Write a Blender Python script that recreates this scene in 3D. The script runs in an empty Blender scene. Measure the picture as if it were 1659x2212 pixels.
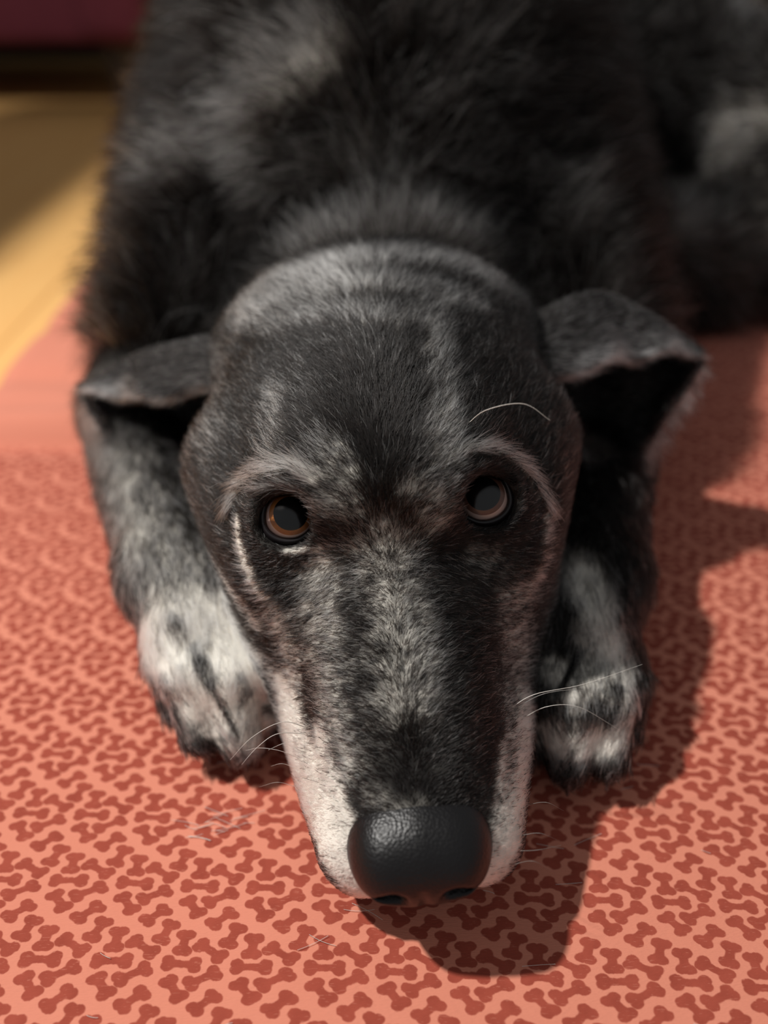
import bpy, math, random
import numpy as np
import openvdb
from mathutils import Vector, Matrix

# ------------------------------------------------------------------ camera, world, lamps, exposure
SC = bpy.context.scene
COL = SC.collection
S = 0.01                                   # the model is measured in centimetres; S turns them into metres
RNG = np.random.default_rng(7)
random.seed(7)
F_PX = 1597.0                              # focal length for the 1659 x 2212 frame
PITCH = math.radians(38.3)
CAM_H = 23.8                               # cm above the bed's top
cam = bpy.data.cameras.new('camera'); camo = bpy.data.objects.new('camera', cam); COL.objects.link(camo)
camo.location = (0, 0, CAM_H * S)
camo.rotation_euler = (math.pi / 2 - PITCH, 0, 0)
cam.sensor_fit = 'VERTICAL'; cam.sensor_height = 36.0; cam.lens = 36.0 * F_PX / 2212.0
cam.clip_start = 0.01; cam.clip_end = 50
cam.dof.use_dof = True; cam.dof.focus_distance = 0.222; cam.dof.aperture_fstop = 3.6
SC.camera = camo

world = bpy.data.worlds.new('room_ambience'); SC.world = world; world.use_nodes = True
bg = world.node_tree.nodes['Background']; bg.inputs[0].default_value = (0.97, 0.98, 1.0, 1); bg.inputs[1].default_value = 0.21

def area_lamp(name, loc, target, size, power, color):
    l = bpy.data.lights.new(name, 'AREA'); l.shape = 'DISK'; l.size = size; l.energy = power; l.color = color
    o = bpy.data.objects.new(name, l); COL.objects.link(o); o.location = loc
    o.rotation_euler = (Vector(target) - Vector(loc)).to_track_quat('-Z', 'Y').to_euler()
    return o
# the room's lamp, high up behind the dog's right shoulder
key = area_lamp('ceiling_lamp', (-0.81, 0.31, 1.32), (0, 0.2, 0.05), 0.055, 27.0, (1.0, 0.965, 0.92))
SC.view_settings.view_transform = 'Standard'; SC.view_settings.look = 'None'
SC.view_settings.gamma = 1; SC.view_settings.use_curve_mapping = False
SC.view_settings.exposure = 0.0
SC.render.hair_type = 'STRAND'
try: SC.cycles_curves.shape = 'RIBBONS'
except Exception: pass
SC.render.film_transparent = False

FUR = True

# ------------------------------------------------------------------ helpers
def V(*a): return np.array(a, float)
def unit(v):
    v = np.asarray(v, float); return v / (np.linalg.norm(v, axis=-1, keepdims=True) + 1e-12)

def mesh_obj(name, verts, faces, mat=None, parent=None, smooth=True, loc=None):
    """verts in cm (world) -> mesh object"""
    me = bpy.data.meshes.new(name)
    v = np.asarray(verts, float) * S
    if isinstance(faces, np.ndarray):
        n = faces.shape[1]
        me.vertices.add(len(v)); me.vertices.foreach_set('co', v.astype(np.float32).ravel())
        me.loops.add(faces.size); me.loops.foreach_set('vertex_index', faces.astype(np.int32).ravel())
        me.polygons.add(len(faces)); me.polygons.foreach_set('loop_start', np.arange(0, faces.size, n, dtype=np.int32))
        me.update(calc_edges=True); me.validate()
    else:
        me.from_pydata([tuple(p) for p in v], [], [tuple(f) for f in faces]); me.update()
    if smooth:
        me.polygons.foreach_set('use_smooth', np.ones(len(me.polygons), bool))
    if mat: me.materials.append(mat)
    o = bpy.data.objects.new(name, me); COL.objects.link(o)
    if parent: o.parent = parent
    return o

def tag(o, label=None, cat=None, group=None, kind=None):
    if label: o['label'] = label
    if cat: o['category'] = cat
    if group: o['group'] = group
    if kind: o['kind'] = kind
    return o

class NT:
    def __init__(self, name):
        self.m = bpy.data.materials.new(name); self.m.use_nodes = True
        self.t = self.m.node_tree; self.n = self.t.nodes; self.l = self.t.links
        self.b = self.n['Principled BSDF']
    def node(self, ty, **kw):
        x = self.n.new(ty)
        for k, v in kw.items(): setattr(x, k, v)
        return x
    def put(self, sock, v):
        if hasattr(v, 'is_output'): self.l.new(v, sock)
        else: sock.default_value = v
    def math(self, op, a, b=None, c=None):
        x = self.node('ShaderNodeMath', operation=op)
        self.put(x.inputs[0], a)
        if b is not None: self.put(x.inputs[1], b)
        if c is not None: self.put(x.inputs[2], c)
        return x.outputs[0]
    def vmath(self, op, a, b=None, c=None):
        x = self.node('ShaderNodeVectorMath', operation=op)
        self.put(x.inputs[0], a)
        if b is not None: self.put(x.inputs[1], b)
        if c is not None: self.put(x.inputs[2], c)
        return x.outputs['Value'] if op in ('LENGTH', 'DOT_PRODUCT', 'DISTANCE') else x.outputs[0]
    def noise(self, vec, scale, detail=3.0, rough=0.5):
        x = self.node('ShaderNodeTexNoise'); self.put(x.inputs['Vector'], vec)
        x.inputs['Scale'].default_value = scale; x.inputs['Detail'].default_value = detail; x.inputs['Roughness'].default_value = rough
        return x
    def ramp(self, fac, stops):
        x = self.node('ShaderNodeValToRGB'); self.put(x.inputs[0], fac)
        e = x.color_ramp.elements
        while len(e) < len(stops): e.new(0.5)
        for el, (p, c) in zip(e, stops): el.position = p; el.color = (*c, 1) if len(c) == 3 else c
        return x.outputs[0]
    def mix(self, f, a, b):
        x = self.node('ShaderNodeMix', data_type='RGBA')
        self.put(x.inputs[0], f); self.put(x.inputs[6], a if hasattr(a, 'is_output') else (*a, 1)); self.put(x.inputs[7], b if hasattr(b, 'is_output') else (*b, 1))
        return x.outputs[2]
    def bump(self, h, strength, dist):
        x = self.node('ShaderNodeBump'); self.put(x.inputs['Height'], h)
        x.inputs['Strength'].default_value = strength; x.inputs['Distance'].default_value = dist
        self.l.new(x.outputs[0], self.b.inputs['Normal'])
    def coord(self, which='Object'): return self.node('ShaderNodeTexCoord').outputs[which]

def simple_mat(name, color, rough=0.6, spec=0.5, noise=None, bump=None):
    t = NT(name); t.b.inputs['Roughness'].default_value = rough; t.b.inputs['Specular IOR Level'].default_value = spec
    co = t.coord()
    if noise:
        n = t.noise(co, noise[0]); t.l.new(t.mix(n.outputs[0], color, noise[1]), t.b.inputs['Base Color'])
    else: t.b.inputs['Base Color'].default_value = (*color, 1)
    if bump:
        n = t.noise(co, bump[0], 4.0); t.bump(n.outputs[0], bump[1], bump[2])
    return t.m

# ------------------------------------------------------------------ signed-distance modelling (numpy field -> openvdb surface)
class Field:
    def __init__(self, ax, ay, az):
        self.ax, self.ay, self.az = [np.asarray(a, np.float32) for a in (ax, ay, az)]
        self.f = np.full((len(ax), len(ay), len(az)), 3.0, np.float32)
    def sub(self, lo, hi):
        sl = []
        for a, l, h in zip((self.ax, self.ay, self.az), lo, hi):
            i0 = max(0, int(np.searchsorted(a, l)) - 1); i1 = min(len(a), int(np.searchsorted(a, h)) + 1)
            sl.append(slice(i0, max(i0, i1)))
        sl = tuple(sl)
        X, Y, Z = np.meshgrid(self.ax[sl[0]], self.ay[sl[1]], self.az[sl[2]], indexing='ij', sparse=True)
        return sl, X, Y, Z
    def comb(self, sl, d, k, op):
        f = self.f[sl]
        if op == 'add':
            h = np.maximum(k - np.abs(f - d), 0) / k
            self.f[sl] = np.minimum(f, d) - h * h * k * 0.25
        else:
            d = -d
            h = np.maximum(k - np.abs(f - d), 0) / k
            self.f[sl] = np.maximum(f, d) + h * h * k * 0.25
    def cone(self, a, ra, b, rb, k=1.0, op='add'):
        a = np.asarray(a, np.float32); b = np.asarray(b, np.float32); m = k + 0.8; r = max(ra, rb) + m
        lo = np.minimum(a - ra, b - rb) - m; hi = np.maximum(a + ra, b + rb) + m
        sl, X, Y, Z = self.sub(lo, hi)
        ba = b - a; L2 = float(ba @ ba)
        h = ((X - a[0]) * ba[0] + (Y - a[1]) * ba[1] + (Z - a[2]) * ba[2]) / L2
        h = np.clip(h, 0, 1)
        d = np.sqrt((X - a[0] - h * ba[0]) ** 2 + (Y - a[1] - h * ba[1]) ** 2 + (Z - a[2] - h * ba[2]) ** 2) - (ra + (rb - ra) * h)
        self.comb(sl, d, k, op)
    def ell(self, c, r, k=1.0, op='add', R=None):
        """R: 3x3 whose rows are the ellipsoid's axes in world"""
        c = np.asarray(c, np.float32); r = np.asarray(r, np.float32)
        if R is None: R = np.eye(3)
        ext = np.sqrt(((np.asarray(R).T * r) ** 2).sum(1)); m = k + 0.8
        sl, X, Y, Z = self.sub(c - ext - m, c + ext + m)
        X = X - c[0]; Y = Y - c[1]; Z = Z - c[2]
        q = [(R[i][0] * X + R[i][1] * Y + R[i][2] * Z) / r[i] for i in range(3)]
        k0 = np.sqrt(q[0] ** 2 + q[1] ** 2 + q[2] ** 2)
        k1 = np.sqrt((q[0] / r[0]) ** 2 + (q[1] / r[1]) ** 2 + (q[2] / r[2]) ** 2) + 1e-6
        d = k0 * (k0 - 1) / k1
        self.comb(sl, d, k, op)
    def plane_z(self, z, k=0.5):
        """cut everything below z"""
        d = (z - self.az)[None, None, :] * np.ones_like(self.f[:, :1, :1])
        f = self.f; d = np.broadcast_to(d, f.shape)
        h = np.maximum(k - np.abs(f - d), 0) / k
        self.f = (np.maximum(f, d) + h * h * k * 0.25).astype(np.float32)
    def mesh(self):
        self.f[0] = self.f[-1] = 3; self.f[:, 0] = self.f[:, -1] = 3; self.f[:, :, 0] = self.f[:, :, -1] = 3
        g = openvdb.FloatGrid(3.0); g.copyFromArray(np.clip(self.f, -3, 3))
        p, q = g.convertToQuads(0.0)
        q = np.asarray(q)[:, ::-1].astype(np.int64)
        v = np.stack([np.interp(p[:, i], np.arange(len(a)), a) for i, a in enumerate((self.ax, self.ay, self.az))], 1)
        return v, q

def axis(lo, hi, fine_lo, fine_hi, h, H):
    """grid coordinates: step h inside the fine span, growing to H outside"""
    out = list(np.arange(fine_lo, fine_hi, h)); s = h; x = out[-1]
    while x < hi: s = min(s * 1.12, H); x += s; out.append(x)
    s = h; x = fine_lo; pre = []
    while x > lo: s = min(s * 1.12, H); x -= s; pre.append(x)
    return np.array(pre[::-1] + out, np.float32)

# ------------------------------------------------------------------ the head's own frame
HO = V(0.08, 18.1, 9.5)                     # midway between the eyes
HX = unit(V(0.995, 0.060, 0.077)); HY = unit(V(-0.060, 0.998, 0.0) - HX * (V(-0.060, 0.998, 0.0) @ HX)); HZ = np.cross(HX, HY)
HR = np.stack([HX, HY, HZ])                 # rows: lateral, backwards, up
def hp(x, y, z): return HO + HX * x + HY * y + HZ * z

EYES = [(-1, hp(-3.05, 0.55, -0.35)), (1, hp(3.08, 0.55, -0.38))]
EYE_R = 1.12
CAMP = V(0, 0, CAM_H)

# ------------------------------------------------------------------ materials
M_skin = simple_mat('dark_skin', (0.012, 0.010, 0.010), 0.75, 0.2)

#@@SHAPE
def build_body():
    f = Field(axis(-30, 46, -13.5, 13.5, 0.115, 0.75), axis(6, 104, 7.5, 31, 0.12, 0.9), axis(-0.9, 34, -0.3, 15.2, 0.12, 0.75))
    # trunk first
    f.cone((0.3, 48, 7.5), 8.5, (0, 58, 12), 12.5, 4)
    f.ell((0.0, 54, 9.5), (14.0, 13, 12.0), 4)
    f.cone((0, 56, 12), 12.5, (7, 84, 12.0), 13.5, 5)
    f.cone((-9.5, 50, 10), 5.4, (-12.0, 37, 4.4), 3.2, 3)         # upper arms
    f.cone((9.0, 50, 10), 5.4, (11.0, 36, 4.3), 3.5, 3)
    f.ell((24, 80, 9), (12, 14, 12), 5)                            # curled haunch
    # neck
    f.cone(hp(0, 8.5, -5.6), 4.6, V(0.3, 42, 5.6), 7.0, 2)
    f.cone(hp(0, 7.5, -5.2), 4.2, V(0, 36, 5), 5.8, 3)
    # hind leg lying beside the trunk
    f.ell((34, 66, 10), (8.5, 9, 9.0), 3)
    f.cone((30.5, 58, 9.0), 4.0, (30.5, 56, 5.2), 3.0, 2.5)
    f.cone((24, 56, 2.8), 3.0, (42, 56.5, 2.6), 3.0, 2.5)
    f.cone((9, 52, 4.0), 4.5, (24, 57, 3.4), 3.6, 2.5)
    # head
    H = lambda c, r, k=1.0, op='add': f.ell(hp(*c), r, k, op, HR)
    K = lambda a, ra, b, rb, k=1.0, op='add': f.cone(hp(*a), ra, hp(*b), rb, k, op)
    H((0.1, 6.6, -0.6), (6.2, 7.4, 4.9), 2.0)                        # cranium
    H((0.2, 10.0, 0.7), (6.1, 3.6, 3.6), 2.0)
    K((0, -6.2, -6.3), 1.9, (0, 0.5, -4.2), 3.2, 1.5)              # muzzle
    K((0, -3.0, -4.3), 1.9, (0, 2.6, -0.9), 2.9, 2.2)              # stop
    for s in (-1, 1):
        K((s*1.0, -5.6, -5.5), 1.2, (s*1.35, -1.0, -3.0), 1.6, 1.2)   # bridge edges
        K((s*1.65+0.05, -6.7, -7.2), 1.5, (s*2.65, 0.5, -6.1), 2.5, 1.2)  # flews
        H((s*2.7, 0.6, -4.0), (2.3, 2.8, 2.8), 1.5)                # below the eye
        H((s*3.4, 4.6, -3.6), (3.1, 4.8, 4.3), 2.0)                # cheek
        H((s*1.75, 1.2, 0.9), (1.9, 2.1, 1.4), 1.6)                # brow
        K((s*4.0, 0.2, -1.6), 0.9, (s*5.0, 4.4, -1.0), 1.7, 1.8)   # cheekbone
    K((0, -5.2, -8.0), 1.2, (0, 6, -6.5), 2.8, 1.2)                # lower jaw
    # eye sockets
    for s, e in EYES:
        g = unit(CAMP - e + HX * s * 3.0)
        f.ell(e, (1.48, 1.48, 1.48), 0.8)
        w = unit(np.cross(HX, g)); lat = np.cross(g, w)
        f.ell(e + g * 1.5, (0.92, 0.84, 1.6), 0.3, 'sub', np.stack([lat, w, g]))
        f.ell(e, (1.2, 1.2, 1.2), 0.1, 'sub')
    # forearms and paws
    def foreleg(elbow, wrist, knuckle, toes, re=3.1):
        f.cone(elbow, re, wrist, 2.2, 1.2)
        f.cone(wrist, 2.15, knuckle, 1.9, 1.2)
        for base, mid, tip, r in toes:
            f.cone(base, r * 1.05, mid, r, 0.8)
            f.cone(mid, r, tip, r * 0.84, 0.25)
    foreleg(V(-12.9, 34.5, 3.4), V(-8.5, 22.6, 2.9), V(-7.1, 19.6, 3.0), TOES_L)
    foreleg(V(11.2, 35.0, 3.4), V(8.3, 22.0, 2.9), V(7.2, 19.0, 2.8), TOES_R)
    f.plane_z(0.05, 0.6)
    return f.mesh()
TOES_L = [(V(-8.0, 20.2, 2.7), V(-7.9, 18.4, 2.3), V(-7.5, 17.2, 1.1), 0.95),
          (V(-7.4, 18.8, 3.1), V(-6.95, 17.3, 2.7), V(-6.5, 16.0, 1.25), 1.02),
          (V(-6.3, 18.6, 3.1), V(-5.6, 17.0, 2.7), V(-5.15, 15.7, 1.25), 1.02),
          (V(-5.3, 19.0, 2.6), V(-4.5, 17.8, 2.2), V(-4.2, 16.8, 1.0), 0.92)]
TOES_R = [(V(6.1, 18.6, 2.4), V(5.4, 16.8, 2.1), V(5.3, 15.7, 1.0), 0.92),
          (V(7.0, 18.2, 2.9), V(6.6, 16.0, 2.6), V(6.4, 14.8, 1.25), 1.0),
          (V(7.9, 18.4, 2.8), V(7.8, 16.3, 2.5), V(7.7, 15.0, 1.25), 1.0),
          (V(8.5, 19.2, 2.4), V(8.7, 17.4, 2.2), V(8.6, 16.2, 1.1), 0.9)]
bv, bq = build_body()
dog = bpy.data.objects.new('dog', None); COL.objects.link(dog)
dog.location = (0, 0.4, 0)
bpy.context.view_layer.update()
tag(dog, 'black dog with greying muzzle lying with its chin on the red bone-print bed', 'dog')
def part(o, parent=None):
    """parent a part that was built in world coordinates"""
    p = parent or dog
    o.parent = p; o.matrix_parent_inverse = p.matrix_world.inverted() if p is dog else Matrix.Identity(4)
    return o
body = part(mesh_obj('body', bv, bq, M_skin))
body.data.materials[0] = M_skin

def grid_mesh(P, closed_u=False, closed_v=False):
    """P: (nu, nv, 3) -> verts, quad faces"""
    nu, nv = P.shape[:2]
    I = np.arange(nu * nv).reshape(nu, nv)
    if closed_u: I = np.vstack([I, I[:1]])
    if closed_v: I = np.hstack([I, I[:, :1]])
    q = np.stack([I[:-1, :-1], I[1:, :-1], I[1:, 1:], I[:-1, 1:]], -1).reshape(-1, 4)
    return P.reshape(-1, 3), q

def crom(P, n, ax=0):
    """resample control points along an axis through a Catmull-Rom curve"""
    P = np.moveaxis(np.asarray(P, float), ax, 0); m = len(P)
    E = np.concatenate([[2 * P[0] - P[1]], P, [2 * P[-1] - P[-2]]])
    t = np.linspace(0, m - 1 - 1e-9, n); i = t.astype(int); u = (t - i).reshape((-1,) + (1,) * (P.ndim - 1))
    a, b, c, d = E[i], E[i + 1], E[i + 2], E[i + 3]
    r = 0.5 * ((2 * b) + (c - a) * u + (2 * a - 5 * b + 4 * c - d) * u ** 2 + (3 * b - a - 3 * c + d) * u ** 3)
    return np.moveaxis(r, 0, ax)

def tube(pts, rad, sides=8, cap=True):
    pts = np.asarray(pts, float); n = len(pts); rad = np.broadcast_to(np.asarray(rad, float), (n,))
    T = unit(np.gradient(pts, axis=0)); ref = V(0, 0, 1) if abs(T[0][2]) < 0.9 else V(1, 0, 0)
    N = unit(np.cross(T, ref)); B = np.cross(T, N); a = np.linspace(0, 2 * np.pi, sides, endpoint=False)
    P = pts[:, None] + rad[:, None, None] * (np.cos(a)[None, :, None] * N[:, None] + np.sin(a)[None, :, None] * B[:, None])
    v, q = grid_mesh(P, closed_v=True)
    return v, q

# ---- nose
M_nose = NT('nose_leather'); _co = M_nose.coord()
_v = M_nose.node('ShaderNodeTexVoronoi'); _v.inputs['Scale'].default_value = 1300; M_nose.l.new(_co, _v.inputs['Vector'])
M_nose.b.inputs['Base Color'].default_value = (0.006, 0.0055, 0.006, 1); M_nose.b.inputs['Roughness'].default_value = 0.38; M_nose.b.inputs['Specular IOR Level'].default_value = 0.4
M_nose.bump(_v.outputs['Distance'], 0.3, 0.0004); M_nose = M_nose.m
def build_nose():
    a = np.arange(-2.7, 2.7, 0.055); b = np.arange(-10.2, -5.2, 0.055); c = np.arange(-8.9, -3.2, 0.055)
    f = Field(a, b, c)
    f.ell((0, -7.0, -6.1), (1.95, 1.75, 1.4), 0.5)
    f.ell((0, -7.6, -6.2), (1.75, 1.45, 1.35), 0.6)
    for s in (-1, 1):
        f.ell((s*1.0, -7.6, -6.1), (0.93, 1.35, 1.1), 0.5)
        f.ell((s*0.85, -9.0, -6.25), (0.36, 0.7, 0.34), 0.25, 'sub')
        f.cone((s*1.1, -8.8, -6.3), 0.2, (s*1.95, -7.9, -6.6), 0.12, 0.2, 'sub')
    f.cone((0, -9.15, -5.9), 0.09, (0, -8.9, -7.7), 0.13, 0.2, 'sub')
    v, q = f.mesh()
    return HO + v @ HR, q
nv_, nq_ = build_nose()
nose = part(tag(mesh_obj('nose', nv_, nq_, M_nose), 'broad black leathery nose'))

# ---- eyes
def sphere_cap(c, r, g, a0, a1, nu=24, nv=48):
    """patch of a sphere around the axis g between the polar angles a0 and a1"""
    g = unit(g); x = unit(np.cross(g, V(0, 0, 1))); y = np.cross(g, x)
    th = np.linspace(a0, a1, nu); ph = np.linspace(0, 2 * np.pi, nv, endpoint=False)
    r = np.broadcast_to(np.asarray(r, float), (nu,))
    P = c + r[:, None, None] * (np.cos(th)[:, None, None] * g + np.sin(th)[:, None, None] * (np.cos(ph)[None, :, None] * x + np.sin(ph)[None, :, None] * y))
    return grid_mesh(P, closed_v=True)
M_sclera = simple_mat('sclera', (0.85, 0.64, 0.57), 0.35, 0.5, (250, (0.78, 0.50, 0.43)))
M_pupil = simple_mat('pupil', (0.004, 0.004, 0.005), 0.2, 0.5)
def iris_mat(name, inner, outer):
    t = NT(name); co = t.coord(); n = t.noise(co, 900, 3.0)
    t.l.new(t.mix(n.outputs[0], inner, outer), t.b.inputs['Base Color']); t.b.inputs['Roughness'].default_value = 0.4
    return t.m
M_iris = iris_mat('amber_iris', (0.62, 0.22, 0.04), (0.30, 0.09, 0.02))
M_iris2 = iris_mat('brown_iris', (0.26, 0.10, 0.06), (0.14, 0.06, 0.04))
def cornea_mat():
    t = NT('cornea'); n = t.n; n.remove(t.b)
    fr = n.new('ShaderNodeFresnel'); fr.inputs[0].default_value = 1.38
    tr = n.new('ShaderNodeBsdfTransparent'); gl = n.new('ShaderNodeBsdfGlossy'); gl.inputs['Roughness'].default_value = 0.02
    mx = n.new('ShaderNodeMixShader'); t.l.new(fr.outputs[0], mx.inputs[0]); t.l.new(tr.outputs[0], mx.inputs[1]); t.l.new(gl.outputs[0], mx.inputs[2])
    t.l.new(mx.outputs[0], n['Material Output'].inputs[0]); return t.m
M_cornea = cornea_mat()
M_lid = simple_mat('wet_eyelid', (0.012, 0.009, 0.010), 0.3, 0.5)
M_duct = simple_mat('tear_duct', (0.16, 0.07, 0.07), 0.35, 0.5)
for s, e in EYES:
    g = unit(CAMP - e + HZ * (6.5 if s < 0 else 9.0) + HX * (0.2 if s < 0 else 1.0))          # looks up past the camera
    eye = part(tag(mesh_obj('eye', *sphere_cap(e, EYE_R, g, 0.0, math.pi, 32, 48), M_sclera),
               'amber brown eye on the left of the photo' if s < 0 else 'darker brown eye on the right of the photo'))
    r = 1.165
    part(mesh_obj('iris', *sphere_cap(e, np.linspace(r - 0.05, r - 0.012, 8), g, 0.34, 0.62, 8), M_iris if s < 0 else M_iris2), eye)
    part(mesh_obj('pupil', *sphere_cap(e, r - 0.03, g, 0.0, 0.49, 8), M_pupil), eye)
    th = np.linspace(0, 1, 16)
    part(mesh_obj('cornea', *sphere_cap(e, r + 0.13 * (1 - th ** 2) + 0.01, g, 0.0, 0.80, 16), M_cornea), eye)
    # lid margin: a wet dark rim around the opening, drawn out towards the tear duct
    g0 = unit(CAMP - e + HX * s * 1.2); w = unit(np.cross(HX, g0)); lat = np.cross(g0, w)
    t = np.linspace(0, 2 * np.pi, 72, endpoint=False)
    inner = np.clip(-s * np.cos(t), 0, 1) ** 3
    X = (0.78 * np.cos(t) - s * 0.32 * inner) * 1.0; Y = (np.where(np.sin(t) > 0, 0.62, 0.98) * np.sin(t) - 0.02) * (1 - 0.4 * inner) - 0.22 * inner
    R0 = np.sqrt(np.maximum(1.16 ** 2 - X ** 2 - Y ** 2, 0.3)) 
    C0 = e + X[:, None] * lat + Y[:, None] * w + R0[:, None] * g0
    ring = []
    for k, (dr, dg) in enumerate(((0.0, -0.10), (-0.02, 0.03), (0.04, 0.08), (0.08, 0.08), (0.15, 0.02), (0.30, -0.2))):
        n2 = unit(np.stack([X, Y], 1)); XX = X + n2[:, 0] * dr; YY = Y + n2[:, 1] * dr
        ring.append(e + XX[:, None] * lat + YY[:, None] * w + (R0 + dg)[:, None] * g0)
    part(mesh_obj('eyelid', *grid_mesh(np.stack(ring), closed_v=True), M_lid))
    d = e + (-s * 0.86) * lat - 0.15 * w + 0.93 * g0
    a = np.linspace(0, np.pi, 8)
    part(mesh_obj('tear_duct', *sphere_cap(d - g0 * 0.05, 0.2, g0, 0, 2.2, 8, 16), M_duct), eye)

# ---- ears
EAR_R = [[(4.6, 6.9, 0.4), (4.6, 9.7, 1.2), (6.6, 12.6, -0.5), (7.2, 11, -3.4), (7.2, 8.0, -2.6)],
         [(8.5, 8.9, 0.45), (8.1, 11.7, 2.2), (9.2, 13.3, 0.0), (9.8, 11.5, -3.6), (10.7, 9.2, -4.7)],
         [(11.1, 10.2, 0.35), (10.9, 12.2, 1.3), (11.5, 12.9, 0.0), (12.0, 11.5, -2.3), (12.2, 9.8, -2.9)],
         [(13.7, 11.2, -0.3), (13.8, 11.5, -0.15), (13.9, 11.6, -0.35), (13.9, 11.5, -0.5), (13.8, 11.2, -0.5)]]
EAR_L = [[(-4.6, 6.9, 0.3), (-4.7, 9.7, 1.2), (-6.9, 12.6, -1), (-7.6, 11, -4), (-7.4, 8, -3.6)],
         [(-8.8, 9.0, -0.8), (-9.3, 11.5, 0.2), (-9.8, 12.8, -1.8), (-10.2, 11.5, -5), (-10.9, 9.2, -5.6)],
         [(-11.7, 10.6, -1.9), (-12.0, 12.2, -1.4), (-12.3, 12.8, -2.6), (-12.5, 11.6, -4.4), (-12.5, 10.1, -4.3)],
         [(-14.2, 12.3, -2.5), (-14.3, 12.5, -2.4), (-14.4, 12.6, -2.6), (-14.4, 12.5, -2.8), (-14.2, 12.2, -2.7)]]
def build_ear(net, sgn):
    P = crom(crom(np.array(net, float), 40, 0), 48, 1)             # (along, around, 3)
    P = HO + P
    tt = np.linspace(0, 1, 40)[:, None]; aa = np.linspace(0, 1, 48)[None, :]
    edge_ = np.exp(-(aa / 0.12) ** 2) + np.exp(-((1 - aa) / 0.18) ** 2)
    P[:, :, 2] += 0.22 * np.sin(tt * 17 + 1.0 * sgn) * edge_ * np.sin(np.pi * tt) + 0.16 * np.sin(tt * 9 + aa * 7) * np.sin(np.pi * tt)
    P[:, :, 1] += 0.2 * np.sin(tt * 13 + aa * 5 + sgn) * np.sin(np.pi * tt)
    du = np.gradient(P, axis=0); dv = np.gradient(P, axis=1); N = unit(np.cross(du, dv)) * sgn
    v = np.linspace(0, 1, 40)[:, None, None]
    th = 0.17 * (1 - 0.5 * v)
    outer = P + N * th; inner = P - N * th
    G = np.concatenate([outer, inner[:, ::-1]], 1)
    vv, q = grid_mesh(G, closed_v=True)
    if sgn > 0: q = q[:, ::-1]
    return P, N, outer, vv, q
ears = []
for net, sgn, lab in ((EAR_L, -1, 'folded ear on the left of the photo with a pale rim'), (EAR_R, 1, 'folded back ear on the right of the photo with its tip sticking out')):
    P, N, outer, vv, q = build_ear(net, sgn)
    eo = part(tag(mesh_obj('ear', vv, q, M_skin), lab)); ears.append((eo, P, N, vv, q))

# ---- claws
M_claw = simple_mat('claw_horn', (0.035, 0.022, 0.020), 0.35, 0.5, (300, (0.09, 0.05, 0.045)))
for toes in (TOES_L, TOES_R):
    for b_, m_, t_, r in toes:
        d = unit((t_ - m_) * V(1, 1, 0.0)); u = np.linspace(0, 1, 8)
        pts = [t_ + V(0, 0, 0.05) + d * (0.5 * r + 0.6 * k) + V(0, 0, -0.6 * k * k) for k in u]
        part(mesh_obj('claw', *tube(pts, 0.23 * (1 - 0.8 * u ** 1.5), 10), M_claw))

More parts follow.
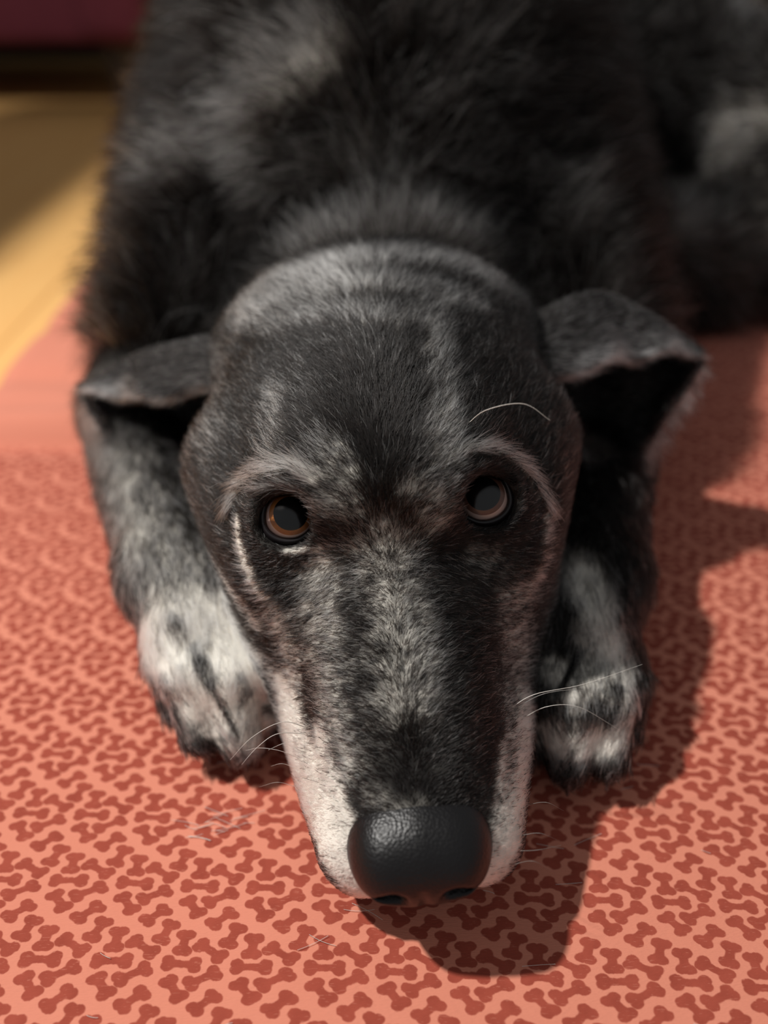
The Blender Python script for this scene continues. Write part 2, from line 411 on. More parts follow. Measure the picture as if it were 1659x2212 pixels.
# ------------------------------------------------------------------ coat
#@@MARKS_AND_SHEEN
MARKS_AND_SHEEN = [  # coat markings and painted sheen (skull top, ruff, above the nose): centre line (cm), radius, share of white hairs, follows-the-stroke
    ([(3.84, 27.09, 13.2), (7.86, 37.21, 7.72)], 1.05, 0.42, 0),
    ([(-8.77, 37.44, 6.57), (-4.78, 27.34, 12.73), (-2.23, 27.2, 13.86), (0.35, 27.4, 14.14), (3.01, 27.87, 13.62), (7.41, 37.43, 7.63)], 1.2, 0.74, 0),  # skull-top sheen painted as white hairs, down to the dark forehead spot
    ([(-4.78, 27.34, 12.73), (-2.98, 36.71, 11.08), (0.46, 36.32, 11.78), (4.03, 37.84, 10.81)], 1.3, 0.74, 0),
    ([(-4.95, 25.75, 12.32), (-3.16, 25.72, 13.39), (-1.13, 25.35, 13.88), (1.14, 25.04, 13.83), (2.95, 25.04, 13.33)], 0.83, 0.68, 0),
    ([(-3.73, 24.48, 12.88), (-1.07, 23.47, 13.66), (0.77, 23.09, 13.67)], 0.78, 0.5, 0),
    ([(-0.55, 19.51, 12.59)], 1.74, 0.02, 0),
    ([(-0.4, 17.97, 11.78)], 1.08, 0.02, 0),
    ([(-3.39, 20.87, 12.14), (-3.45, 19.49, 11.62), (-3.51, 18.69, 11.21)], 0.52, 0.55, 0),
    ([(-6.16, 25.45, 10.58), (-5.86, 21.6, 10.3)], 1.17, 0.42, 0),
    ([(1.46, 24.82, 13.75), (1.63, 21.65, 13.21), (1.7, 19.9, 12.68), (1.84, 18.45, 12.11)], 0.59, 0.55, 0),
    ([(3.92, 22.99, 12.55), (3.99, 20.36, 11.59), (5.35, 20.53, 10.43)], 0.91, 0.04, 0),
    ([(-5.67, 19.49, 8.92), (-5.58, 18.54, 7.3), (-4.73, 17.23, 6.22)], 0.69, 0.02, 0),
    ([(8.05, 25.27, 5.24), (7.72, 22.73, 5.29)], 0.95, 0.02, 0),
    ([(-1.76, 18.28, 11.9), (-1.13, 17.53, 11.42)], 0.54, 0.5, 0),
    ([(-1.74, 16.97, 10.67), (-0.94, 16.92, 10.54)], 0.54, 0.5, 0),
    ([(1.64, 18.56, 12.2), (1.82, 17.82, 11.72)], 0.49, 0.55, 0),
    ([(0.94, 17.18, 11.02), (1.76, 17.08, 10.75), (1.37, 16.87, 10.06)], 0.54, 0.52, 0),
    ([(-0.2, 17.74, 11.6), (-0.02, 16.78, 9.95)], 0.43, 0.04, 0),
    ([(-0.13, 16.47, 9.32), (0.55, 15.09, 8.02), (0.66, 13.26, 6.74)], 1.14, 0.5, 0),
    ([(0.66, 12.3, 5.91), (0.71, 11.43, 5.24)], 0.52, 0.05, 0),
    ([(-1.96, 15.98, 7.89), (-1.79, 14.65, 6.69), (-1.55, 13.16, 5.57), (-1.33, 12.32, 4.98)], 0.96, 0.55, 0),
    ([(-1.82, 16.65, 8.7), (-1.74, 16.21, 8.25)], 0.53, 0.62, 0),
    ([(-3.33, 16.17, 6.89), (-2.98, 15.59, 6.03), (-2.78, 15.09, 5.07)], 0.52, 0.68, 0),
    ([(-3.83, 16.98, 8.69), (-3.43, 16.65, 8.03)], 0.4, 0.1, 0),
    ([(2.01, 15.62, 8.05), (2.3, 14.01, 6.83), (2.38, 12.48, 5.65)], 0.59, 0.12, 0),
    ([(4.08, 16.56, 7.32), (4.35, 15.78, 5.15), (4.02, 13.94, 4.5)], 0.91, 0.55, 0),
    ([(2.99, 16.86, 8.6), (3.73, 16.76, 8.12)], 0.64, 0.3, 0),
    ([(0.01, 11.09, 4.86), (0.9, 10.94, 4.89), (1.93, 11.2, 4.92)], 0.77, 0.03, 0),
    ([(-0.25, 11.23, 4.87), (0.26, 10.88, 4.76), (1.02, 10.8, 4.78)], 0.43, 0.3, 0),  # sheen on top of the nose, painted as pale hairs
    ([(-2.78, 14.27, 4.04), (-2.07, 12.44, 3.84), (-1.45, 11.08, 3.66)], 0.7, 0.96, 0),
    ([(-3.19, 15.2, 4.23), (-3.1, 14.16, 3.2), (-2.57, 12.69, 2.93), (-1.74, 11.04, 3.21), (-0.91, 10, 2.88), (-0.33, 9.87, 1.91)], 0.93, 0.99, 0),
    ([(-1.93, 13.3, 4.93), (-1.69, 12.36, 4.44), (-1.32, 11.48, 4.2), (-1.04, 10.73, 3.8)], 0.4, 0.92, 0),
    ([(4.63, 14.68, 3.95), (4.19, 12.58, 3.61), (3.66, 11.11, 3.6), (3.27, 10.35, 3.23), (2.8, 10.06, 2.21)], 0.77, 0.95, 0),
    ([(3.51, 12.85, 4.64), (3.35, 11.85, 4.31)], 0.33, 0.8, 0),
    ([(-4.62, 18.05, 9.14), (-4.45, 17.38, 8.52), (-4.11, 16.82, 7.86), (-3.73, 16.5, 7.38)], 0.22, 0.95, 0),
    ([(-2.94, 16.84, 8.96), (-2.02, 16.79, 9.11)], 0.13, 0.7, 0),
    ([(-4.9, 18.84, 9.32), (-4.71, 19.1, 9.78), (-4.1, 18.79, 10.5), (-3.25, 18.25, 11.17), (-2.44, 17.83, 11.42), (-1.87, 17.42, 11.26)], 0.28, 0.85, 1),
    ([(-3.79, 18.07, 10.45), (-3.01, 17.68, 10.9), (-2.43, 17.32, 10.91)], 0.11, 0.75, 1),
    ([(2.38, 18.19, 11.82), (3.2, 18.6, 11.59), (4.04, 18.95, 10.94), (4.68, 18.99, 10.22), (5.11, 18.76, 9.48)], 0.21, 0.8, 1),
    ([(5.27, 18.67, 9.17), (5.15, 17.91, 8.65), (4.95, 17.34, 7.77), (4.6, 16.87, 7.01)], 0.27, 0.66, 0),
    ([(8.47, 36.53, 7.76), (9.44, 33.87, 6.72)], 0.95, 0.3, 0),
    ([(-9.35, 36.31, 6.3), (-9.85, 34.1, 5.02)], 0.83, 0.25, 0),
    ([(-3.69, 17.86, 10.07), (-3.17, 17.73, 10.64), (-2.58, 17.43, 10.73), (-2.51, 19.47, 8.44)], 0.21, 0.01, 0),
    ([(2.8, 19.96, 9.14), (3.1, 18.06, 11.19), (3.95, 18.32, 10.7)], 0.22, 0.01, 0),
    ([(2.45, 17.35, 9.76), (3.24, 17.17, 9.37), (4.18, 17.57, 9.59)], 0.34, 0.02, 0),
    ([(4.45, 18.44, 10.26), (4.6, 18.04, 9.67)], 0.2, 0.04, 0),
    ([(-2.31, 19.27, 8.31), (-1.77, 16.8, 9.76)], 0.2, 0.03, 0),
    ([(-9.07, 30.18, 4.93), (-8.67, 27.14, 5.15), (-8.21, 25.2, 5.05)], 0.27, 0.5, 0),
    ([(-15.13, 33.56, 5.32), (-12.75, 27.83, 4.67), (-10.41, 23.58, 4.84), (-8.83, 21.12, 5.01), (-7.57, 20.16, 4.93)], 1.97, 0.62, 0),
    ([(-14.3, 31.37, 4.99), (-9.51, 21.69, 4.97)], 0.61, 0.72, 0),
    ([(-8.63, 18.77, 3.93), (-6.64, 18.74, 4.68), (-5.45, 18.42, 4.54)], 1.09, 0.96, 0),
    ([(-8.31, 17.82, 3.5), (-5.96, 17.08, 3.85), (-4.52, 16.91, 3.57)], 1.47, 0.98, 0),
    ([(-7.23, 16.23, 2.9), (-5.25, 15.78, 2.74), (-4.39, 15.74, 1.73)], 1.29, 0.97, 0),
    ([(-5.45, 18.35, 6.84), (-4.63, 17.04, 6.83), (-4.04, 16.5, 6.11)], 0.33, 0.75, 0),
    ([(-6.66, 17.41, 3.96), (-6.25, 16.79, 3.71), (-6.04, 16.36, 3.5)], 0.26, 0.25, 0),
    ([(-6.04, 16.36, 3.5), (-5.64, 15.86, 2.89), (-5.17, 15.33, 2.17)], 0.11, 0.12, 0),
    ([(-4.96, 16.58, 3.48), (-4.68, 16.3, 2.81)], 0.16, 0.4, 0),
    ([(-7.81, 16.73, 3.03), (-7.21, 15.76, 1.97), (-6.76, 15.27, 1.59)], 0.26, 0.35, 0),
    ([(-4.3, 16.7, 3.82), (-3.73, 15.73, 3.55)], 0.28, 0.2, 0),
    ([(-7.6, 18.44, 4.51), (-7.24, 18.19, 4.42)], 0.23, 0.4, 0),
    ([(9.83, 25.42, 5.37), (10.02, 22.72, 4.82), (9.8, 19.99, 3.65), (9.46, 18.27, 2.89)], 1.09, 0.02, 0),
    ([(7.27, 20.35, 4.99), (7.72, 18.99, 4.66), (7.79, 17.37, 4)], 1.17, 0.85, 0),
    ([(6.06, 17.81, 4.24), (6.27, 17.41, 3.96)], 0.46, 0.06, 0),
    ([(5.96, 16.72, 3.54), (6.24, 15.73, 3.56)], 0.6, 0.85, 0),
    ([(7.34, 16.58, 3.72), (6.97, 15.43, 3.45)], 0.66, 0.72, 0),
    ([(8.56, 17.15, 3.52), (8.37, 15.57, 3.01), (8.17, 14.96, 2.31)], 0.48, 0.8, 0),
    ([(6.7, 17.06, 3.88), (6.08, 16.12, 3.54), (5.83, 15.88, 3.36)], 0.13, 0.04, 0),
    ([(5.67, 15.48, 2.88), (7.3, 15.36, 3.28)], 0.31, 0.1, 0),
    ([(5.81, 14.95, 2.32), (7.51, 14.81, 2.26)], 0.69, 0.97, 0),
    ([(22.84, 65.87, 7.56), (24.31, 66.34, 5.2), (20.82, 53.8, 6.82)], 1.86, 0.85, 0),
    ([(22.18, 52.65, 5.23), (25.99, 52.85, 3.81)], 2, 0.35, 0),
    ([(22.73, 67.63, 15.02), (27.08, 64.88, 15.38)], 3.23, 0.1, 0),
    ([(0.13, 39.79, 13.1), (0.35, 36.54, 11.82)], 0.93, 0.45, 0),
    ([(-6.56, 43.71, 16.44), (-4.5, 43.7, 17.92), (-2.57, 43.86, 18.92)], 1.43, 0.75, 0),  # highlight streak on the ruff, painted as white hairs
    ([(-8.28, 43.1, 13.64), (-4.33, 41.25, 13.85), (-0.7, 40.38, 13.84)], 1.09, 0.45, 0),  # painted highlight across the ruff
    ([(-7.69, 43.53, 14.93), (-10.24, 44.62, 14.24), (-11.36, 44.04, 12.94)], 1.4, 0.55, 0),  # painted highlight, left side of the ruff
    ([(-4.56, 41.7, 14.64), (-1.64, 41.3, 15.38), (1.19, 41.44, 15.78)], 0.95, 0.3, 0),
    ([(-10.73, 38.7, 9.16), (-10.29, 37.67, 8.3)], 0.98, 0.2, 0),
    ([(6.39, 42.11, 13.88), (8.53, 42.51, 13.08), (9.78, 41.24, 11.52)], 1, 0.4, 0),
]
#@@MARKSEND
def smooth01(x, a, b):
    t = np.clip((x - a) / (b - a), 0, 1); return t * t * (3 - 2 * t)
def seg_dist(p, a, b):
    ab = b - a; L = ab @ ab + 1e-9
    t = np.clip((p - a) @ ab / L, 0, 1)
    return np.linalg.norm(p - (a + t[:, None] * ab), axis=1), t
def vnoise(p, cell, seed=0):
    """smooth value noise in [0,1] over positions in cm"""
    q = p / cell; i = np.floor(q).astype(np.int64); f = q - i; f = f * f * (3 - 2 * f); r = 0
    for dx in (0, 1):
        for dy in (0, 1):
            for dz in (0, 1):
                w = (f[:, 0] if dx else 1 - f[:, 0]) * (f[:, 1] if dy else 1 - f[:, 1]) * (f[:, 2] if dz else 1 - f[:, 2])
                r = r + w * hash01(i + np.array([dx, dy, dz]), seed)
    return r
def hash01(i, seed=0):
    h = (i[:, 0] * 73856093) ^ (i[:, 1] * 19349663) ^ (i[:, 2] * 83492791) ^ (seed * 2654435761)
    h = (h ^ (h >> 13)) * 1274126177; h = (h ^ (h >> 16)) & 0xffffff
    return h / float(0xffffff)

LEGS = [(V(-12.9, 34.5, 3.4), V(-8.5, 22.6, 2.9), V(-6.2, 15.5, 1.5)), (V(11.2, 35.0, 3.4), V(8.3, 22.0, 2.9), V(7.2, 15.0, 1.5))]
def head_co(p): return (p - HO) @ HR.T
def coat(p):
    """per point: white share, length, flow, lift, strand radius, warmth, zone weights"""
    n = len(p); h = head_co(p); x, y, z = h[:, 0], h[:, 1], h[:, 2]
    hd = np.linalg.norm(p - V(0, 25, 8), axis=1)
    headw = 1 - smooth01(y, 10.0, 14.5)                            # 1 on the head, 0 on the neck and body
    leg = np.zeros(n); ldir = np.zeros((n, 3)); toe = np.zeros(n)
    for e, w, t in LEGS:
        d1, t1 = seg_dist(p, e, w); d2, t2 = seg_dist(p, w, t); d = np.minimum(d1 - 0.9, d2 - 0.3)
        k = 1 - smooth01(d, 2.6, 3.3)
        dv = np.where((d1 < d2)[:, None], unit(w - e), unit(t - w + V(0, 0, -0.3)))
        # keep the head out of it
        k = k * (np.abs(x) > 3.2 + 0.0 * x) * np.where(p[:, 1] < 24, np.abs(p[:, 0]) > 3.9 + np.clip((p[:, 1] - 15) * 0.28, 0, 3), 1) * (p[:, 2] < 6.6)
        m = k > leg; leg = np.maximum(leg, k); ldir[m] = dv[m]
        toe = np.maximum(toe, k * (1 - smooth01(p[:, 1], 16.0, 18.5)))
    body = (1 - headw) * (1 - leg)
    sx = np.sign(x) * np.clip(np.abs(x) / 1.2, 0, 1)
    muz = 1 - smooth01(y, -2.0, 1.5)
    # flow over the head
    fl = np.stack([sx * (1.25 * muz + 0.45 * (1 - muz)), 0.75 + 0 * x, -0.55 * muz * np.clip((np.abs(x) - 1.0) / 1.5, 0, 1)], 1)
    for s in (-1, 1):
        c = np.stack([x - s * 2.0, y + 0.5, z + 0.7], 1); dd = np.linalg.norm(c, axis=1)
        ew = np.exp(-(dd / 2.2) ** 2) * 1.6
        fl += unit(c) * ew[:, None]
    fl = fl @ HR
    bf = np.stack([np.sign(p[:, 0]) * 0.35 * np.clip(np.abs(p[:, 0]) / 8, 0, 1), np.full(n, 0.9), -0.25 - 0.35 * np.clip(np.abs(p[:, 0]) / 12, 0, 1)], 1)
    flow = fl * (headw * (1 - leg))[:, None] + bf * body[:, None] + ldir * leg[:, None]
    L = 0.36 + 0.30 * smooth01(y, -3, 1.5) + 0.25 * smooth01(y, 3, 9) + 0.25 * smooth01(np.abs(x), 4.5, 6.5) * smooth01(y, 2, 4)
    L = L * headw + (1 - headw) * (2.6 + 0.9 * smooth01(y, 14, 20))
    L = L * (1 - leg) + leg * (0.95 - 0.3 * toe + 0.3 * smooth01(p[:, 1], 24, 32))
    hind = smooth01(p[:, 0], 24, 27) * (1 - leg)
    L = np.where(hind > 0.5, 1.8, L)
    for s, e in EYES:                                              # short round the eyes
        d = np.linalg.norm(p - e, axis=1); L = L * (0.42 + 0.58 * smooth01(d, 1.4, 2.7))
    L = L * (1 - 0.45 * smooth01(-y, 5.6, 7.0) * headw)
    lift = 0.16 + 0.10 * smooth01(y, 7, 10) * headw + 0.36 * body + 0.12 * body * (1 - smooth01(y, 16, 24)) - 0.08 * toe
    rad = 0.0075 + 0.010 * body + 0.002 * leg + 0.012 * smooth01(p[:, 1], 48, 60)
    g = 0.10 * headw + 0.05 * body
    g = np.where(leg > 0.5, 0.10, g); g = np.where(hind > 0.5, 0.16 + 0.34 * smooth01(vnoise(p, 4.0, 9), 0.3, 0.7), g)
    for pts, r, gv, fw in MARKS_AND_SHEEN:
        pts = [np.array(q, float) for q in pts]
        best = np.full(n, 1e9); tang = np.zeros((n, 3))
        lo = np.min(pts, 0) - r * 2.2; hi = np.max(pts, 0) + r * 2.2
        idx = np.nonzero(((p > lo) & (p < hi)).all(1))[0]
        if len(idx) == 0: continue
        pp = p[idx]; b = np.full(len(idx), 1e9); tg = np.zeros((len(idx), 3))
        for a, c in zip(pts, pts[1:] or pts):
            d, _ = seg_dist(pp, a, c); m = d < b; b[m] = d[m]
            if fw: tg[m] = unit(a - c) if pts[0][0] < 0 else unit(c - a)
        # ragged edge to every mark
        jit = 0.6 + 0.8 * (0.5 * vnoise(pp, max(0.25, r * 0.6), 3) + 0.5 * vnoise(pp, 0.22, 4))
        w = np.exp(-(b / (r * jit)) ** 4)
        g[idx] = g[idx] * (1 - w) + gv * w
        if fw:
            flow[idx] = flow[idx] * (1 - w[:, None]) + tg * w[:, None] * 1.2
            L[idx] = L[idx] * (1 - w) + 0.85 * w; lift[idx] += 0.12 * w
    # brindle: the mix varies from tuft to tuft
    br = vnoise(p, 0.16, 21) * 0.8 + vnoise(p, 0.5, 22) * 0.2
    g = np.clip(g + (br - 0.5) * (0.65 + 0.35 * toe) * np.clip(3.2 * g * (1.12 - g), 0, 1), 0.0, 1)
    return dict(g=g, L=L, flow=flow, lift=lift, rad=rad, leg=leg, body=body, head=headw * (1 - leg), toe=toe, h=h, hind=hind)

def fur_mat():
    m = bpy.data.materials.new('coat_hair'); m.use_nodes = True; t = m.node_tree; n = t.nodes
    n.remove(n['Principled BSDF'])
    hb = n.new('ShaderNodeBsdfHairPrincipled'); hb.parametrization = 'COLOR'
    at = n.new('ShaderNodeAttribute'); at.attribute_name = 'tint'
    t.links.new(at.outputs['Color'], hb.inputs['Color'])
    hb.inputs['Roughness'].default_value = 0.30; hb.inputs['Radial Roughness'].default_value = 0.45
    hb.inputs['IOR'].default_value = 1.34; hb.inputs['Offset'].default_value = math.radians(3)
    t.links.new(hb.outputs[0], n['Material Output'].inputs[0]); return m
M_fur = fur_mat(); M_fur_body = fur_mat(); M_fur_body.name = 'body_hair'
for n_ in M_fur_body.node_tree.nodes:
    if n_.bl_idname == 'ShaderNodeBsdfHairPrincipled': n_.inputs['IOR'].default_value = 1.22; n_.inputs['Roughness'].default_value = 0.25

def make_hair(name, root, nrm, prm, parent, seg=5, clump=0.35, clumpw=0.35, jitter=0.16, drop=0.0, label=None):
    """root, nrm: (n,3) cm; prm: g, L, flow, lift, rad per hair"""
    n = len(root); rg = RNG
    cell = np.broadcast_to(clump, (n,)).astype(float)
    q = root / cell[:, None] + 0.35 * rg.standard_normal((n, 3)); ci = np.floor(q).astype(np.int64)
    cen = (ci + 0.5) * cell[:, None]
    cj = np.stack([hash01(ci, k) for k in (11, 12, 13, 14)], 1)
    f = prm['flow'] + (cj[:, :3] - 0.5) * 0.55 * np.linalg.norm(prm['flow'], axis=1, keepdims=True) + jitter * rg.standard_normal((n, 3))
    f = f - nrm * (f * nrm).sum(1, keepdims=True); f = unit(f)
    lift = prm['lift'] * (0.55 + 0.9 * rg.random(n)) + 0.12 * (cj[:, 3] - 0.5)
    a = np.clip(lift * 1.45, 0.05, 1.35)
    L = prm['L'] * (0.65 + 0.5 * rg.random(n)) * (0.85 + 0.3 * cj[:, 3])
    t = np.linspace(0, 1, seg)
    P = np.empty((n, seg, 3)); P[:, 0] = root - nrm * 0.02
    ang = a * 1.6
    for k in range(1, seg):
        tk = t[k]; aa = ang * (1 - 0.75 * tk)
        d = f * np.cos(aa)[:, None] + nrm * np.sin(aa)[:, None]
        d[:, 2] -= drop * tk
        P[:, k] = P[:, k - 1] + d * (L / (seg - 1))[:, None]
    # tips draw together into tufts
    off = cen - root; off = off - nrm * (off * nrm).sum(1, keepdims=True)
    P += off[:, None, :] * (clumpw * t ** 1.6)[None, :, None]
    P[:, :, 2] = np.maximum(P[:, :, 2], 0.04)
    hc = bpy.data.hair_curves.new(name)
    hc.add_curves([seg] * n)
    hc.position_data.foreach_set('vector', (P * S).astype(np.float32).ravel())
    R = prm['rad'][:, None] * (0.7 + 0.6 * rg.random(n))[:, None] * np.array([1.0, 1.0, 0.9, 0.7, 0.2])[None, :seg] if seg == 5 else prm['rad'][:, None] * (1 - 0.8 * t[None, :])
    at = hc.attributes.new('radius', 'FLOAT', 'POINT'); at.data.foreach_set('value', (R * S).astype(np.float32).ravel())
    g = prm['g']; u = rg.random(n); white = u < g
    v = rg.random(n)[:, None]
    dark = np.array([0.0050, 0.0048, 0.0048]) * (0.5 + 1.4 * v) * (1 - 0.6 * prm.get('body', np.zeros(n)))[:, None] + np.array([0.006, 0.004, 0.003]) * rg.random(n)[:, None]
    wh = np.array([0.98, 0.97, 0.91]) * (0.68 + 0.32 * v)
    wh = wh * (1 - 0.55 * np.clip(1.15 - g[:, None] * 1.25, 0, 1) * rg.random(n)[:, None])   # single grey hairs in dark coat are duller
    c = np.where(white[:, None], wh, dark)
    if 'tone' in prm: c = c * prm['tone'][:, None] if prm['tone'].ndim == 1 else c * prm['tone']
    at = hc.attributes.new('tint', 'FLOAT_COLOR', 'CURVE'); at.data.foreach_set('color', np.concatenate([c, np.ones((n, 1))], 1).astype(np.float32).ravel())
    hc.materials.append(M_fur_body if name == 'body_fur' else M_fur)
    o = bpy.data.objects.new(name, hc); COL.objects.link(o)
    o['kind'] = 'stuff'
    if label: o['label'] = label
    if parent is not None:
        o.parent = parent
        o.matrix_parent_inverse = Matrix.Translation(-Vector(dog.location)) if parent is dog else Matrix.Identity(4)
    return o

def vert_normals(v, q):
    a, b, c, d = v[q[:, 0]], v[q[:, 1]], v[q[:, 2]], v[q[:, 3]]
    fn = np.cross(c - a, d - b); vn = np.zeros_like(v)
    for k in range(4): np.add.at(vn, q[:, k], fn)
    return unit(vn), 0.5 * np.linalg.norm(fn, axis=1)

def sample(v, vn, q, area, w, n):
    p = area * w; p = p / p.sum(); f = RNG.choice(len(q), n, p=p)
    u = RNG.random((n, 2)); W = np.stack([(1 - u[:, 0]) * (1 - u[:, 1]), u[:, 0] * (1 - u[:, 1]), u[:, 0] * u[:, 1], (1 - u[:, 0]) * u[:, 1]], 1)
    P = (v[q[f]] * W[:, :, None]).sum(1); N = unit((vn[q[f]] * W[:, :, None]).sum(1))
    return P, N, f

vn, area = vert_normals(bv, bq)
cen = bv[bq].mean(1)
if ((cen - cen.mean(0)) * vn[bq[:, 0]]).sum(1).mean() < 0: vn = -vn; print('NORMALS FLIPPED')
cp = coat(bv)
# skin takes the coat's colour underneath
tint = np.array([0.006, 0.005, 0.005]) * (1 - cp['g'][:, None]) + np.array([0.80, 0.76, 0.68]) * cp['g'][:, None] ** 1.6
def add_tint(o, col):
    at = o.data.color_attributes.new('tint', 'FLOAT_COLOR', 'POINT')
    at.data.foreach_set('color', np.concatenate([col, np.ones((len(col), 1))], 1).astype(np.float32).ravel())
def skin_mat():
    t = NT('skin_under_coat'); at = t.node('ShaderNodeAttribute', attribute_name='tint')
    t.l.new(at.outputs['Color'], t.b.inputs['Base Color']); t.b.inputs['Roughness'].default_value = 0.8; t.b.inputs['Specular IOR Level'].default_value = 0.15
    return t.m
M_skin2 = skin_mat()
add_tint(body, tint); body.data.materials[0] = M_skin2

def grow_coat():
    fc = cen; fn = vn[bq].mean(1)
    z = fc[:, 2]
    vis = smooth01((unit(CAMP - fc) * fn).sum(1), -0.55, -0.2)
    nose_keep = head_co(fc)
    bare = ((((nose_keep - np.array([0, -7.95, -6.6])) / np.array([1.9, 1.6, 1.6])) ** 2).sum(1) < 1.0)
    eyeb = np.zeros(len(fc), bool)
    for s, e in EYES: eyeb |= np.linalg.norm(fc - e, axis=1) < 1.36
    ok = vis * (z > 0.35) * (~bare) * (~eyeb)
    q4 = lambda a: a[bq].mean(1)
    hw, lw, bw = q4(cp['head']), q4(cp['leg']), q4(cp['body'])
    for name, w, n, cl, cw, jit, dr in (('face_fur', hw, NF[0], 0.16, 0.25, 0.14, 0.0), ('foreleg_fur', lw, NF[1], 0.28, 0.4, 0.12, 0.0), ('body_fur', bw, NF[2], 1.3, 0.72, 0.16, 0.12)):
        ww = w * ok
        if name == 'body_fur': ww = ww * (0.35 + 0.65 * (1 - smooth01(fc[:, 1], 45, 62)))
        P, N, _ = sample(bv, vn, bq, area, ww, n)
        pr = coat(P)
        if name == 'face_fur': pr['L'] = pr['L']; 
        make_hair(name, P, N, pr, dog, clump=cl, clumpw=cw, jitter=jit, drop=dr)
NF = (235000, 85000, 120000)

def grow_ear(eo, P, N, vv, q, sgn):
    evn, ea = vert_normals(vv, q)
    nu, nv = P.shape[:2]
    c0 = (vv[q].mean(1) - HO)
    R, Nn, f = sample(vv, evn, q, ea, np.ones(len(q)), 26000)
    # across index of the face: first half outer, second half inner
    W2 = 2 * nv; row = f // W2; colm = f % W2
    outer = colm < nv; a = np.where(outer, colm, W2 - 1 - colm) / (nv - 1.0); v = row / (nu - 1.0)
    i = np.clip((v * (nu - 1)).astype(int), 0, nu - 1); j = np.clip((a * (nv - 1)).astype(int), 0, nv - 1)
    base = P[i, j]; n0 = N[i, j]
    sgnn = np.where((( R - base) * n0).sum(1) > 0, 1.0, -1.0)
    if (unit(evn[q[f, 0]]) * n0 * sgnn[:, None]).sum(1).mean() < 0: Nn = -Nn
    out_side = outer
    dv = unit(np.gradient(P, axis=0))[i, j]; da = unit(np.gradient(P, axis=1))[i, j]
    rim = np.exp(-(a / 0.09) ** 2); low = np.exp(-((1 - a) / 0.22) ** 2)
    g = np.where(out_side, 0.40, 0.04) + 0.8 * rim + 0.45 * low
    base_f = smooth01(v, 0.05, 0.3)
    g = np.where(out_side, 0.18 + (g - 0.18) * base_f, g)
    if sgn < 0: g = np.where(out_side, 0.14 + 1.8 * rim * smooth01(v, 0.40, 0.65) + 0.8 * low, g)
    g = g * (0.55 + 0.9 * vnoise(R, 0.6, 31))
    flow = dv * (1 - 0.6 * low[:, None]) + da * (1.4 * low[:, None]) - da * (0.5 * rim)[:, None]
    L = np.where(out_side, 0.5, 0.5) + 0.8 * low + 0.3 * rim
    pr = dict(g=np.clip(g, 0, 1), L=L * (1 - 0.3 * v), flow=flow, lift=0.2 + 0.25 * low, rad=np.full(len(R), 0.0085))
    make_hair('ear_fur', R, Nn, pr, eo, clump=0.25, clumpw=0.3, jitter=0.16)
for eo, P, N, vv, q in ears:
    add_tint(eo, np.tile([[0.02, 0.018, 0.018]], (len(vv), 1))); eo.data.materials[0] = M_skin2
if FUR:
    grow_coat()
    for (eo, P, N, vv, q), s_ in zip(ears, (-1, 1)): grow_ear(eo, P, N, vv, q, s_)

# ---- whiskers and brow bristles: (root, bends..., tip) in cm
M_whisk = simple_mat('whisker', (0.75, 0.72, 0.66), 0.35, 0.5)
M_whisk_dark = simple_mat('grey_bristle', (0.30, 0.29, 0.27), 0.4, 0.5)
#@@WHISK
WHISKERS = [
    ([(-2.36, 13.85, 4.33), (-3.05, 13.49, 5.12), (-3.92, 13.13, 4.89), (-4.64, 12.85, 4.13)], 0.013, 0),
    ([(-2.41, 13.76, 4.15), (-3.18, 13.25, 4.88), (-3.77, 12.88, 4.72), (-4.26, 12.67, 4.16)], 0.015, 0),
    ([(-2.6, 13.34, 3.43), (-3.15, 13.1, 4.23), (-3.78, 13.14, 4.32), (-4.26, 13.29, 3.95)], 0.01, 0),
    ([(-2.78, 13.91, 3.56), (-3.08, 13.36, 4.23), (-3.58, 13.4, 3.83)], 0.01, 0),
    ([(-2.77, 13.32, 2.94), (-3.11, 12.99, 3.72), (-3.52, 13.16, 3.32)], 0.008, 0),
    ([(3.91, 14.29, 4.68), (4.6, 14.25, 5.46), (6.12, 14.53, 5.59), (8.1, 15.24, 5.67)], 0.014, 0),
    ([(4.13, 14.48, 4.47), (5.01, 14.45, 5.26), (6.26, 14.58, 5.2), (7.51, 14.62, 4.42)], 0.011, 1),
    ([(4.28, 14.25, 4.16), (5.0, 14.15, 4.98), (6.01, 14.19, 4.92), (7.37, 14.04, 4.0)], 0.012, 0),
    ([(7.06, 21.24, 5.04), (8.06, 20.59, 4.77), (9.03, 20.47, 4.12), (10.12, 20.53, 3.11)], 0.012, 0),
    ([(2.48, 19.06, 12.08), (2.92, 18.4, 12.98), (3.9, 18.14, 13.34), (4.64, 17.8, 13.01)], 0.014, 0),
    ([(4.39, 12.19, 2.77), (4.8, 11.83, 3.52), (5.41, 11.88, 2.96)], 0.007, 1),
    ([(4.0, 11.11, 2.96), (4.39, 10.77, 3.73), (5.0, 10.84, 3.21)], 0.007, 1),
    ([(3.83, 10.72, 2.83), (4.28, 10.36, 3.58), (5.04, 10.64, 3.31)], 0.007, 1),
    ([(3.62, 10.42, 2.55), (4.13, 10.14, 3.4), (4.74, 10.16, 2.81)], 0.006, 1),
    ([(-4.78, 19.32, 9.7), (-5.01, 18.56, 10.35), (-5.62, 18.47, 10.02)], 0.007, 1),
    ([(-2.8, 13.06, 2.32), (-3.28, 12.73, 3.12), (-3.91, 12.86, 2.65)], 0.006, 0),
]
#@@WHISKEND
for pts, r, m in WHISKERS:
    c = crom(np.array(pts, float), 20)
    part(mesh_obj('whisker', *tube(c, r * (1 - 0.8 * np.linspace(0, 1, 20)), 6), M_whisk if m == 0 else M_whisk_dark))

